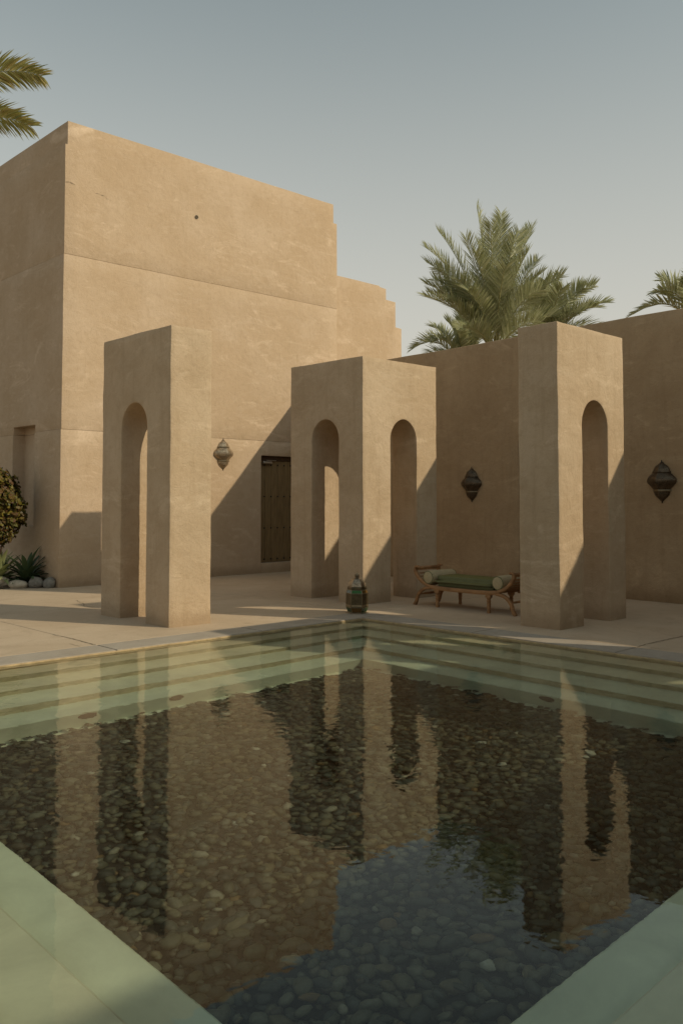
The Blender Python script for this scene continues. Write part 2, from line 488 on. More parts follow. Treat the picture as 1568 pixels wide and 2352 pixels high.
# ------------------------------------------------------------------ ground, deck
LIP0, LIP1 = 0.53, 7.92
ring_v = [(-2500,-2500,-.10),(2500,-2500,-.10),(2500,2500,-.10),(-2500,2500,-.10),(.3,.3,-.10),(8.1,.3,-.10),(8.1,8.1,-.10),(.3,8.1,-.10)]
tag(mesh_obj('ground', ring_v, [(0,1,5,4),(1,2,6,5),(2,3,7,6),(3,0,4,7)], M_ground), kind='structure')

deck = empty('pool_deck', (0, 0, 0)); tag(deck, kind='structure')
# joints of the deck follow the pool: X and Y lines of the expansion joints
JX = [-7.5, -3.6, 0.10, 4.46, 8.35, 11.35, 12.9]
JY = [-7.5, -3.6, 0.10, 4.43, 8.35, 11.33, 14.6]
g = 0.004
slab_meshes = 0
for i in range(len(JX) - 1):
    for j in range(len(JY) - 1):
        if 0.0 < JX[i] < 8.3 and 0.0 < JY[j] < 8.3: continue
        x0, x1, y0, y1 = JX[i]+g, JX[i+1]-g, JY[j]+g, JY[j+1]-g
        bm = bmesh.new(); box(bm, (x0, y0, -.099), (x1, y1, 0.0))
        te = [e for e in bm.edges if all(v.co.z > -.01 for v in e.verts)]
        bmesh.ops.bevel(bm, geom=te, offset=0.004, segments=1, affect='EDGES')
        bm_obj('paving_slab', bm, M_deck, deck)
cop = [(LIP0-.43, LIP0), (LIP1, LIP1+.43)]
def coping(x0, y0, x1, y1):
    bm = bmesh.new(); box(bm, (x0+.0025, y0+.0025, -.098), (x1-.0025, y1-.0025, 0.001))
    te = [e for e in bm.edges if all(v.co.z > -.01 for v in e.verts)]
    bmesh.ops.bevel(bm, geom=te, offset=0.008, segments=2, affect='EDGES')
    bm_obj('coping_slab', bm, M_coping, deck)
for a, b in ((0.10, 2.3), (2.3, 4.46), (4.46, 6.3), (6.3, 8.35)):
    coping(a, LIP1, b, LIP1+.43); coping(a, LIP0-.43, b, LIP0)
for a, b in ((0.53, 2.3), (2.3, 4.43), (4.43, 6.2), (6.2, 7.92)):
    coping(LIP1, a, LIP1+.43, b); coping(LIP0-.43, a, LIP0, b)

# fine cracks in the deck: thin wandering dark strips lying in the surface
def crack(pts, w, m, parent, z=0.003, jit=0.02, name='crack'):
    P = []
    for i in range(len(pts) - 1):
        a, b = Vector(pts[i]), Vector(pts[i+1]); n = max(2, int((b-a).length / 0.05))
        for k in range(n): P.append(a.lerp(b, k / n) + Vector((random.uniform(-jit, jit), random.uniform(-jit, jit))))
    P.append(Vector(pts[-1]))
    vs, fs = [], []
    for i, q in enumerate(P):
        t_ = (P[min(i+1, len(P)-1)] - P[max(i-1, 0)]).normalized(); nn = Vector((-t_.y, t_.x)) * w * random.uniform(.3, 1) / 2
        vs += [(q.x - nn.x, q.y - nn.y, z), (q.x + nn.x, q.y + nn.y, z)]
        if i: k = 2*i; fs.append((k-2, k, k+1, k-1))
    return mesh_obj(name, vs, fs, m, parent)
crack([(6.19, 12.21), (6.05, 11.7), (5.92, 11.42), (6.02, 11.33)], 0.010, M_groove, deck, jit=.012)
crack([(8.43, 4.32), (8.43, 4.18), (8.50, 4.12)], 0.008, M_groove, deck, z=.004, jit=.006)
crack([(4.29, 8.60), (4.29, 8.37)], 0.010, M_groove, deck, jit=.004)
crack([(8.35, 4.43), (8.6, 4.46), (9.4, 4.44), (10.3, 4.47)], 0.012, M_groove, deck, jit=.006)
crack([(4.44, 8.36), (4.47, 8.9), (4.44, 9.3)], 0.012, M_groove, deck, jit=.006)

# ------------------------------------------------------------------ pool
pool = empty('pool_basin', (4.2, 4.2, -1.1)); tag(pool, kind='structure')
offs = [0.0, 0.30, 0.65, 1.05, 1.39]
deps = [0.17, 0.37, 0.54, 0.74, 1.12]       # below the deck
for k in range(4):
    a0, a1 = LIP0 + offs[k], LIP0 + offs[k+1]
    b0, b1 = LIP1 - offs[k], LIP1 - offs[k+1]
    z, zl = -deps[k], -deps[k+1]
    O = [(a0,a0),(b0,a0),(b0,b0),(a0,b0)]; I = [(a1,a1),(b1,a1),(b1,b1),(a1,b1)]
    r_ = 0.012
    I1 = [(a1-r_,a1-r_),(b1+r_,a1-r_),(b1+r_,b1+r_),(a1-r_,b1+r_)]
    vs = [(x,y,z) for x,y in O] + [(x,y,z) for x,y in I1] + [(x,y,z-r_) for x,y in I] + [(x,y,zl-.01) for x,y in I]
    fs = []
    for i in range(4):
        j = (i+1) % 4
        fs += [(i,j,4+j,4+i), (4+i,4+j,8+j,8+i)]
        q = (8+i, 8+j, 12+j, 12+i)
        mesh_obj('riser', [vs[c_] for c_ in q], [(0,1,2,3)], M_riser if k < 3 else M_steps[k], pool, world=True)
    mesh_obj('pool_step', vs[:12], fs, M_steps[k], pool, world=True)
# the lip: inner face under the coping
vs = []; fs = []
for q, z in ((0, 0.0), (0, -.18)):
    for x, y in ((LIP0+q,LIP0+q),(LIP1-q,LIP0+q),(LIP1-q,LIP1-q),(LIP0+q,LIP1-q)): vs.append((x, y, z - .006))
for i in range(4):
    j = (i+1) % 4; fs.append((i, j, 4+j, 4+i))
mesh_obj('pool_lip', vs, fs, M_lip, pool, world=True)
F0, F1 = LIP0 + offs[4], LIP1 - offs[4]
mesh_obj('pool_floor', [(F0-.02,F0-.02,-1.12),(F1+.02,F0-.02,-1.12),(F1+.02,F1+.02,-1.12),(F0-.02,F1+.02,-1.12)], [(0,1,2,3)], M_step, pool, world=True)
mesh_obj('gap_shade_sheet', [(F0+.07,F0+.07,-1.114),(F1-.07,F0+.07,-1.114),(F1-.07,F1-.07,-1.114),(F0+.07,F1-.07,-1.114)], [(0,1,2,3)], M_gap_shade, pool, world=True)  # dark sheet added under the pebbles to blacken their gaps
# round inlet covers low on the risers
for (x, y, ax) in ((3.42, F1-.004, 'y'), (4.25, F1-.004, 'y'), (F1-.004, 2.95, 'x'), (F1-.004, 4.3, 'x')):
    bm = bmesh.new()
    if ax == 'y': lathe(bm, [(.05, y-.012), (.075, y-.006), (.08, y)], 16, (x, 0, -.84), 'y')
    else: lathe(bm, [(.05, x-.012), (.075, x-.006), (.08, x)], 16, (0, y, -.84), 'x')
    bm_obj('inlet_cover', bm, M_dark, pool, world=True)

n_ = 2
water = mesh_obj('water', [(LIP0,LIP0,-.02),(LIP1,LIP0,-.02),(LIP1,LIP1,-.02),(LIP0,LIP1,-.02)], [(0,1,2,3)], M_water)
tag(water, kind='structure')
water.data.shade_smooth()

# pebbles on the floor: a few shapes, the nearest 300 as parts, the others joined
import numpy as np
rng = np.random.default_rng(5)
def pebble_shape(seed, sub):
    bm = bmesh.new(); bmesh.ops.create_icosphere(bm, subdivisions=sub, radius=1.0)
    o = Vector((seed*3.1, seed*1.3, seed*2.2))
    for v in bm.verts:
        v.co *= 1 + 0.35 * noise.noise(v.co * 0.8 + o) + 0.10 * noise.noise(v.co * 2.1 + o)
    V = np.array([v.co[:] for v in bm.verts]); Fc = np.array([[v.index for v in f.verts] for f in bm.faces])
    bm.free(); return V, Fc
shapes2 = [pebble_shape(i, 2) for i in range(10)]
shapes1 = [pebble_shape(i, 2 if False else 1) for i in range(10)]
hi_me = []
for V, Fc in shapes2:
    me = bpy.data.meshes.new('pebble'); me.from_pydata(V.tolist(), [], Fc.tolist()); me.materials.append(M_pebble); me.shade_smooth(); hi_me.append(me)
peb = []
step = 0.060
nx = int((F1 - F0) / step)
for layer in range(2):
    for i in range(nx):
        for j in range(nx):
            x = F0 + (i + .5 + rng.uniform(-.45,.45) + .5*layer) * step; y = F0 + (j + .5 + rng.uniform(-.45,.45) + .5*layer) * step
            if not (F0+.02 < x < F1-.02 and F0+.02 < y < F1-.02): continue
            edge = min(x-F0, y-F0, F1-x, F1-y)
            if edge < .12 and rng.random() < .35: continue
            if layer and rng.random() < .60: continue
            s = float(np.clip(rng.lognormal(math.log(.031), .28), .016, .050))
            sx, sy, sz = s*rng.uniform(1.0,1.6), s*rng.uniform(.70,1.05), s*rng.uniform(.50,.80)
            z = -1.12 + (0.010 if not layer else 0.038) + sz * .6 + rng.uniform(-.008, .016)
            peb.append((x, y, z, sx, sy, sz, rng.uniform(0, 2*math.pi), rng.normal(0, .16), rng.normal(0, .16), int(rng.integers(10))))
f2 = Vector((math.cos(R(46.392)), math.sin(R(46.392)))); r2 = Vector((f2.y, -f2.x))
def shown(p):
    fw = p[0]*f2.x + p[1]*f2.y; rt = p[0]*r2.x + p[1]*r2.y
    return abs(rt) < fw * 0.40 and fw > 3.05
near = sorted([p for p in peb if shown(p)], key=lambda p: (p[0]**2 + p[1]**2) / (1 + 9 * min(p[3], .05)) / (2.0 if p[2] > -1.085 else 1.0))
nearest = set(id(p) for p in near[:300])
AV, AF, base = [], [], 0
for p in peb:
    E = Euler((p[7], p[8], p[6])).to_matrix()
    if id(p) in nearest:
        o = bpy.data.objects.new('pebble', hi_me[p[9]])
        o.location = p[:3]; o.rotation_euler = (p[7], p[8], p[6]); o.scale = p[3:6]
        link(o, pool); o.matrix_parent_inverse = Matrix.Translation(pool.location).inverted()
        continue
    V, Fc = shapes1[p[9]]
    M3 = np.array(E) @ np.diag(p[3:6])
    AV.append(V @ M3.T + np.array(p[:3])); AF.append(Fc + base); base += len(V)
AV = np.concatenate(AV); AF = np.concatenate(AF)
me = bpy.data.meshes.new('pebbles')
me.vertices.add(len(AV)); me.vertices.foreach_set('co', AV.ravel())
me.loops.add(AF.size); me.loops.foreach_set('vertex_index', AF.ravel().astype(np.int32))
me.polygons.add(len(AF)); me.polygons.foreach_set('loop_start', np.arange(0, AF.size, 3, dtype=np.int32)); me.polygons.foreach_set('loop_total', np.full(len(AF), 3, dtype=np.int32))
me.update(calc_edges=True); me.validate(); me.materials.append(M_pebble); me.shade_smooth()
o = bpy.data.objects.new('pebble_bed', me); link(o, pool); keep(o); tag(o, kind='stuff')

# ------------------------------------------------------------------ arched pylons
H_P = 3.57
def arch2d(a, b, spring, apex, z0=-.2, n=20):
    c, r = (a+b)/2, (b-a)/2
    pts = [(a, z0), (b, z0), (b, spring)]
    for i in range(1, n):
        t = math.pi * i / n
        pts.append((c + r*math.cos(t), spring + (apex-spring)*math.sin(t)))
    pts.append((a, spring))
    return pts
def arch_cut(ax, a, b, lo, hi, spring=2.385, apex=2.705):
    bm = bmesh.new(); prism(bm, arch2d(a, b, spring, apex), ax, lo, hi); return bm
def pylon(name, outline, cuts, seed, label):
    bm = bmesh.new(); prism(bm, outline, 'z', -.05, H_P)
    bm = weather(cut(bm, cuts), 0.013, 0.07, 0.0065, seed, 2.6)
    o = bm_obj(name, bm, M_pylon)
    smooth_by_angle(o)
    return tag(o, label, 'arch')
rect = lambda x0, y0, x1, y1: [(x0,y0),(x1,y0),(x1,y1),(x0,y1)]
pylon('archway', rect(5.65, 8.85, 6.24, 10.47), [arch_cut('x', 9.37, 9.98, 5.4, 6.5)], 1.0,
      'single plastered archway left of the pool corner, standing in front of the tall building')
pylon('archway', [(8.9,8.9),(10.52,8.9),(10.52,9.4),(9.47,9.4),(9.47,10.49),(8.9,10.49)],
      [arch_cut('x', 9.40, 10.0, 8.7, 9.7), arch_cut('y', 9.48, 10.06, 8.7, 9.6)], 2.0,
      'corner archway with two openings at right angles, behind the floor lantern')
pylon('archway', rect(8.79, 5.6, 10.31, 6.15), [arch_cut('y', 9.31, 9.9, 5.4, 6.4)], 3.0,
      'single plastered archway on the right, partly hiding the wooden daybed')

# the same archways stand on the right side of the square pool, outside the picture
MR = 8.44
pylon('archway', rect(8.72, 2.16, 10.24, 2.71), [arch_cut('y', 9.24, 9.83, 1.9, 3.0)], 4.0,
      'plastered archway on the right side of the pool, nearer the viewer than the daybed')
pylon('archway', [(8.9,MR-8.9),(10.52,MR-8.9),(10.52,MR-9.4),(9.4,MR-9.4),(9.4,MR-10.49),(8.9,MR-10.49)],
      [arch_cut('x', MR-10.0, MR-9.40, 8.7, 9.6), arch_cut('y', 9.43, 10.03, MR-9.6, MR-8.7)], 5.0,
      'corner archway at the right hand corner of the pool deck')

# ------------------------------------------------------------------ tall building
bld = empty('adobe_building', (6.83, 14.1, 0))
tag(bld, 'tall windowless ochre building with a studded wooden door and stepped roofline', 'building')
GR = 0.004
def band(z0, z1, x0, x1, y0, y1, cuts, seed):
    bm = bmesh.new(); box(bm, (x0, y0, z0 + GR/2), (x1, y1, z1 - GR/2))
    cc = [c for c in cuts]
    bm = weather(cut(bm, cc) if cc else bm, 0.003, 0.30, 0.005, 6.0, 1.1)
    o = bm_obj('wall', bm, M_facade, bld, world=True); smooth_by_angle(o)
def bx(a, b):
    bm = bmesh.new(); box(bm, a, b); return bm
door_cut = lambda: bx((11.17, 13.9, 0.19), (12.22, 14.32, 2.40))
niche_cut = lambda: bx((6.6, 15.12, 1.02), (7.06, 16.05, 2.84))
band(-0.1, 2.70, 6.83, 13.29, 14.10, 19.5, [door_cut(), niche_cut()], 4.0)
band(2.70, 5.735, 6.84, 13.29, 14.10, 19.5, [niche_cut()], 5.0)
bm = bmesh.new(); prism(bm, [(6.845,5.735+GR/2),(13.29,5.735+GR/2),(13.29,7.655),(13.185,7.655),(13.185,8.07),(6.885,8.07),(6.885,7.655),(6.845,7.655)], 'y', 14.10, 19.5)
o = bm_obj('wall', weather(bm, 0.004, 0.30, 0.005, 6.0, 1.1), M_facade, bld, world=True); smooth_by_angle(o)
box_obj('joint_core', (6.865, 14.125, 2.6), (13.25, 15.0, 5.85), M_joint, bld)
box_obj('joint_core', (6.862, 16.2, 2.6), (7.2, 19.4, 5.85), M_joint, bld)
# lower stepped block behind
st = [(13.0, -.1), (15.74, -.1), (15.74, 5.665), (15.53, 5.675), (15.53, 6.29), (15.2, 6.30), (15.2, 6.56), (14.98, 6.575), (14.98, 6.60), (13.0, 6.60)]
bm = bmesh.new(); prism(bm, st, 'y', 14.4, 19.5)
o = bm_obj('stepped_wing', weather(bm, 0.01, 0.3, 0.006, 8.0, 1.2), M_facade, bld, world=True); smooth_by_angle(o)
# drain hole high on the facade and cracks near the corner
bm = bmesh.new(); lathe(bm, [(.026, 14.12), (.026, 14.085), (.036, 14.085), (.036, 14.12)], 16, (9.55, 0, 6.97), 'y', cap=False)
bm_obj('drain_pipe', bm, M_iron, bld, world=True)
bm = bmesh.new(); lathe(bm, [(.028, 14.092), (.028, 14.099)], 16, (9.55, 0, 6.97), 'y')
bm_obj('drain_hole', bm, M_groove, bld, world=True)
def wall_crack(pts, w):
    vs, fs = [], []
    P = spline(pts, 4)
    for i, (x, z) in enumerate(P):
        q = w * random.uniform(.3, 1)
        vs += [(x, 14.090, z-q/2+random.uniform(-.004,.004)), (x, 14.090, z+q/2)]
        if i: k = 2*i; fs.append((k-2, k, k+1, k-1))
    mesh_obj('crack', vs, fs, M_groove, bld, world=True)
wall_crack([(6.86, 6.985), (6.93, 6.995), (7.02, 6.975)], .008)
wall_crack([(7.42, 6.92), (7.55, 6.915), (7.62, 6.895), (7.64, 6.87), (7.72, 6.862)], .006)
# door
door = box_obj('door', (11.20, 14.245, 0.20), (12.20, 14.30, 2.30), M_door, bld)
for i in range(6):
    x = 11.205 + i * .166
    p = box_obj('plank', (x, 14.225, 0.205), (x + .162, 14.247, 2.295), M_door, door, bevel=.003, world=False, seg=1)
for r_, z in enumerate((2.21, 1.56, .91, .27)):
    for i in range(6):
        bm = bmesh.new(); lathe(bm, [(.017, 14.224), (.016, 14.213), (.010, 14.204), (.002, 14.201)], 10, (11.365 + i*.175 - .015, 0, z), 'y')
        bm_obj('stud', bm, M_iron, door, smooth=True)
hd = box_obj('handle', (12.09, 14.205, 1.12), (12.14, 14.226, 1.36), M_iron, door, bevel=.006, world=False)
bm = bmesh.new(); lathe(bm, [(.022, 14.226), (.03, 14.18), (.02, 14.165)], 12, (12.115, 0, 1.43), 'y'); bm_obj('knob', bm, M_iron, door, smooth=True)
bm = bmesh.new(); lathe(bm, [(.03, 11.27), (.033, 11.28), (.033, 11.48), (.03, 11.50)], 12, (0, 14.17, 2.26), 'x'); bm_obj('door_closer', bm, M_steel, door)
box_obj('closer_arm', (11.36, 14.165, 2.298), (11.62, 14.18, 2.31), M_steel, door, world=False)
box_obj('lintel', (11.172, 14.20, 2.30), (12.218, 14.31, 2.395), M_dark, bld, bevel=.005)
box_obj('doorstep', (11.17, 14.06, -.05), (12.22, 14.31, 0.20), M_pylon, bld, bevel=.006)

# ------------------------------------------------------------------ courtyard wall
# runs 3 degrees off the pool's grid
wall = empty('courtyard_wall', (12.25, 6.2, 0), R(-2.9)); tag(wall, 'long brown plastered courtyard wall behind the daybed, with three metal lanterns on it', 'wall')
def wl(y):                                      # face of the wall at that Y
    return 12.25 + 0.0507 * (y - 6.2)
bm = bmesh.new(); prism(bm, [(wl(-9), -9), (wl(-9)+.6, -9), (wl(14.1)+.6, 14.09), (wl(14.1), 14.09)], 'z', -.1, 4.265)
c = bmesh.new(); prism(c, [(wl(7.6)-.3, 7.6), (wl(7.6)+.3, 7.6), (wl(8.66)+.3, 8.66), (wl(8.66)-.3, 8.66)], 'z', -.3, 2.47)
bm = weather(cut(bm, [c]), 0.02, 0.30, 0.010, 9.0, 1.2)
o = bm_obj('wall_face', bm, M_wall, wall, world=True); smooth_by_angle(o)

# its twin on the near side of the court, behind the viewer, whose shadow falls across the pool
twin = empty('courtyard_wall', (4.2, -4.3, 0)); tag(twin, 'plastered courtyard wall on the near side of the pool, behind the viewer', 'wall')
bm = bmesh.new(); box(bm, (-7.5, -4.9, -.1), (11.3, -4.3, 4.265))
bm_obj('wall_face', bm, M_wall, twin, world=True)

# ------------------------------------------------------------------ wall lanterns
WP = [(175,2),(188,5),(195,4),(203,9),(215,28),(232,48),(250,62),(272,71),(290,75),(296,80),(303,76),(315,88),(330,104),(350,121),(375,130),(395,129),(410,122),(425,109),(440,96),(458,80),(472,71),(476,76),(484,76),(488,70),(505,69),(522,64),(545,48),(565,28),(585,8),(592,4),(600,6),(608,1)]
def wall_lantern(x, y, zc, ang, label, m, s=1.0):
    """ang: direction the lantern faces (world angle)"""
    t = empty('wall_lantern', (x, y, zc), ang)
    tag(t, label, 'lantern', 'pierced metal lanterns on the walls')
    k = 0.00147 * s
    def shell(name, rows, mm, grow=1.2, sharp=True):
        vs, fs = [], []
        plan = [(-1, 0), (-.93, .22), (-.5, .62), (0, .92), (.5, .62), (.93, .22), (1, 0)]
        for (py, r) in rows:
            for (a, d) in plan:
                vs.append((d * r * k * grow * .85 + .004, -a * r * k * grow, (391 - py) * k))
        n = len(plan)
        for i in range(len(rows) - 1):
            for j in range(n - 1):
                q = i*n + j; fs.append((q, q+n, q+n+1, q+1))
        o = mesh_obj(name, vs, fs, mm, t)
        me = o.data; me.shade_smooth()
        bm = bmesh.new(); bm.from_mesh(me)
        bmesh.ops.recalc_face_normals(bm, faces=bm.faces[:])
        for e in bm.edges:
            a, b = e.verts
            if a.index % n == 3 and b.index % n == 3: e.smooth = False
        bm.to_mesh(me); bm.free()
        return o
    shell('finial', WP[0:4], M_iron)
    shell('upper_shade', WP[3:9], m)
    shell('metal_band', [(288,76),(290,82),(303,82),(305,77)], M_band if m is M_pewter else m)
    shell('middle_shade', WP[10:21], m)
    shell('metal_band', [(470,73),(473,79),(486,79),(489,71)], M_band)
    shell('lower_shade', WP[23:29], m)
    shell('finial', WP[28:], M_iron)
    bm = bmesh.new(); box(bm, (-.006, -.03, -.28*s), (.006, .03, .28*s)); bm_obj('back_plate', bm, M_iron, t)
    return t
wall_lantern(10.215, 14.098, 2.385, R(-90), 'bright pewter wall lantern in the sun, left of the studded door', M_pewter)
wall_lantern(wl(9.69)-.004, 9.69, 1.765, R(177), 'dark pewter wall lantern above the wooden daybed', M_pewter_dark)
wall_lantern(wl(6.06)-.004, 6.06, 1.76, R(177), 'dark wall lantern at the right edge, beyond the right archway', M_pewter_dark)
wall_lantern(wl(13.0)-.004, 13.0, 2.62, R(177), 'wall lantern half hidden behind the opening of the corner archway', M_pewter)

# ------------------------------------------------------------------ floor lantern
fl = empty('floor_lantern', (8.20, 8.31, 0.001), R(12))
tag(fl, 'six sided metal floor lantern with green, blue and amber glass at the pool corner', 'lantern')
N6 = 6
kk = 0.00057
def hexring(r, z, tw=0.0):
    return [Vector((r*math.cos(2*math.pi*i/N6 + tw), r*math.sin(2*math.pi*i/N6 + tw), z)) for i in range(N6)]
zz = lambda y: (1225 - y) * kk
LP = [(1200, 208), (1085, 255), (765, 250), (690, 222)]
rings = [hexring(r*kk, zz(y)) for y, r in LP]
def pane(name, A, B, i, m, inset=.10, out=.0):
    j = (i+1) % N6
    a, b, c, d = A[i], A[j], B[j], B[i]
    cen = (a+b+c+d)/4
    n = (b-a).cross(d-a).normalized()
    if n.dot(Vector((cen.x, cen.y, 0))) < 0: n = -n
    q = [p.lerp(cen, inset) for p in (a,b,c,d)]
    vs = [p + n*out for p in q] + [p - n*.004 for p in q]
    return mesh_obj(name, vs, [(0,1,2,3),(7,6,5,4),(0,4,5,1),(1,5,6,2),(2,6,7,3),(3,7,4,0)], m, fl)
low = [M_gdark, M_gamber, M_gdark, M_gamber, M_gdark, M_gamber]
top = [M_gblue, M_ggreen, M_gamber, M_gblue, M_ggreen, M_gamber]
for i in range(N6):
    k = (i) % 6
    pane('glass_pane', rings[0], rings[1], i, low[(i+0) % 6], .08, .002)
    pane('brass_panel', rings[1], rings[2], i, M_brass, .04, .002)
    for (f0, f1) in ((.06,.20), (.80,.94)):
        A = [a.lerp(b, f0) for a, b in zip(rings[1], rings[2])]; B = [a.lerp(b, f1) for a, b in zip(rings[1], rings[2])]
        pane('embossed_strip', A, B, i, M_band if f0 < .5 else M_brass, .07, .004)
    pane('glass_pane', rings[2], rings[3], i, top[(i+1) % 6], .08, .002)
bm = bmesh.new()
def edge_bar(bm, a, b, w=.0035):
    d = (b-a).normalized(); u = d.orthogonal().normalized(); v = d.cross(u)
    A = [bm.verts.new(a + (u*sx + v*sy)*w) for sx, sy in ((1,1),(-1,1),(-1,-1),(1,-1))]
    B = [bm.verts.new(b + (u*sx + v*sy)*w) for sx, sy in ((1,1),(-1,1),(-1,-1),(1,-1))]
    for i in range(4): bm.faces.new((A[i], A[(i+1)%4], B[(i+1)%4], B[i]))
    bm.faces.new(A[::-1]); bm.faces.new(B)
for k in range(4):
    for i in range(N6):
        edge_bar(bm, rings[k][i], rings[k][(i+1)%N6])
        if k < 3: edge_bar(bm, rings[k][i], rings[k+1][i])
bm_obj('frame', bm, M_band, fl)
bm = bmesh.new()
lathe(bm, [(262*kk, .0), (262*kk, .006), (215*kk, .014), (205*kk, zz(1198))], 6, ax='z'); bm_obj('base_plate', bm, M_pewter, fl)
bm = bmesh.new(); lathe(bm, [(218*kk, zz(690)), (226*kk, zz(680)), (226*kk, zz(640)), (214*kk, zz(610))], 6); bm_obj('collar', bm, M_brass, fl)
bm = bmesh.new(); lathe(bm, [(214*kk, zz(610)), (208*kk, zz(570)), (192*kk, zz(520)), (160*kk, zz(475)), (115*kk, zz(440)), (62*kk, zz(415)), (50*kk, zz(405))], 6); bm_obj('dome', bm, M_pewter, fl)
bm = bmesh.new(); lathe(bm, [(52*kk, zz(412)), (48*kk, zz(360))], 6); bm_obj('neck', bm, M_pewter_dark, fl)
bm = bmesh.new(); lathe(bm, [(74*kk, zz(352)), (70*kk, zz(345)), (34*kk, zz(325)), (18*kk, zz(308)), (10*kk, zz(300))], 12); bm_obj('cap', bm, M_band, fl)
bm = bmesh.new()
tor = []
for i in range(14):
    a = 2*math.pi*i/14; ring = []
    for j in range(6):
        b = 2*math.pi*j/6; r = 20*kk + 4*kk*math.cos(b)
        ring.append(bm.verts.new((0 + 4*kk*math.sin(b), r*math.cos(a), zz(280) + r*math.sin(a))))
    tor.append(ring)
for i in range(14):
    for j in range(6): bm.faces.new((tor[i][j], tor[(i+1)%14][j], tor[(i+1)%14][(j+1)%6], tor[i][(j+1)%6]))
bm_obj('ring', bm, M_band, fl, smooth=True)

# ------------------------------------------------------------------ daybed
DB = Vector((9.41, 7.53, 0))
bed = empty('daybed', DB); tag(bed, 'carved wooden daybed with scrolled ends and turned legs, between two archways', 'daybed')
def scroll_rail(x0):
    half = [(0.0, .262), (-.30, .263), (-.50, .272), (-.62, .298), (-.72, .345), (-.79, .405), (-.835, .465), (-.845, .515), (-.825, .545), (-.795, .548), (-.785, .530)]
    path = [(-y, z) for y, z in half[::-1]] + half[1:]
    P = spline(path, 5)
    hh = [0.055 if abs(y) < .55 else (.045 if z < .5 else .028) for y, z in P]
    bm = bmesh.new(); sweep(bm, P, .05, hh, x0)
    o = bm_obj('side_rail', bm, M_wood, bed); smooth_by_angle(o, 50)
scroll_rail(0.0); scroll_rail(.50)
for s in (-1, 1):
    for x0 in (0.0, .50):
        P = spline([(s*.56, .262), (s*.66, .245), (s*.74, .205), (s*.80, .135), (s*.825, .06), (s*.85, .015), (s*.865, .0)], 5)
        bm = bmesh.new(); sweep(bm, P, .045, .042, x0 + .003)
        o = bm_obj('curved_leg', bm, M_wood, bed); smooth_by_angle(o, 50)
        bm = bmesh.new(); lathe(bm, [(.022,0),(.026,.02),(.02,.05),(.028,.085),(.022,.10),(.03,.12),(.024,.14),(.032,.16),(.022,.175),(.034,.195),(.034,.205)], 14, (x0+.025, s*.44, 0))
        box(bm, (x0, s*.44-.04, .205), (x0+.05, s*.44+.04, .245))
        o = bm_obj('turned_leg', bm, M_wood, bed); smooth_by_angle(o, 50)
    bm = bmesh.new(); lathe(bm, [(.013, .045), (.018, .275), (.013, .505)], 10, (0, s*.775, .16), 'x'); bm_obj('stretcher', bm, M_wood, bed, smooth=True)
    bm = bmesh.new(); lathe(bm, [(.024, .045), (.024, .505)], 12, (0, s*.815, .525), 'x'); bm_obj('arm_rail', bm, M_wood, bed, smooth=True)
    for i in range(7):
        t_ = i / 6; y = .60 + .21*t_**.8; z = .300 + .20*t_**1.5
        bm = bmesh.new(); box(bm, (.045, s*y-.012, z-.008), (.505, s*y+.012, z+.008)); bm_obj('slat', bm, M_wood, bed)
bm = bmesh.new(); box(bm, (.045, -.56, .262), (.505, .56, .28)); bm_obj('seat_board', bm, M_wood, bed)

def soft_box(name, lo, hi, m, label, cat, rz=0):
    bm = bmesh.new(); box(bm, lo, hi)
    bmesh.ops.bevel(bm, geom=bm.edges[:], offset=min(hi[i]-lo[i] for i in range(3))*.42, segments=4, affect='EDGES')
    bmesh.ops.subdivide_edges(bm, edges=[e for e in bm.edges if e.calc_length() > .2], cuts=6, use_grid_fill=True)
    for v in bm.verts: v.co += noise.noise_vector(v.co*6)*.005
    o = bm_obj(name, bm, m, smooth=True)
    return tag(o, label, cat)
cu = soft_box('seat_cushion', (9.425, 6.99, .282), (9.955, 8.07, .435), M_green, 'flat dark green seat cushion lying on the daybed', 'cushion')
cu.data.materials.append(M_pipe)
for p_ in cu.data.polygons:
    if p_.normal.z < .45: p_.material_index = 1
def bolster(y, z, label):
    t = empty('bolster', (9.68, y, z)); tag(t, label, 'bolster', 'bolsters at the ends of the daybed')
    bm = bmesh.new(); lathe(bm, [(.068,-.27),(.086,-.262),(.094,-.24),(.096,0),(.094,.24),(.086,.262),(.068,.27)], 24, ax='x')
    o = bm_obj('cover', bm, M_sage, t); smooth_by_angle(o, 50)
    bm = bmesh.new()
    pass; bm.free()
    for xs in (-.262, .262):
        bm = bmesh.new(); lathe(bm, [(.087,xs-.003),(.091,xs),(.087,xs+.003)], 24, ax='x'); bm_obj('piping', bm, M_pipe, t)
bolster(8.125, .405, 'sage green bolster at the left end of the daybed, beside the corner archway')
bolster(6.935, .405, 'sage green bolster at the right end of the daybed, half behind the right archway')

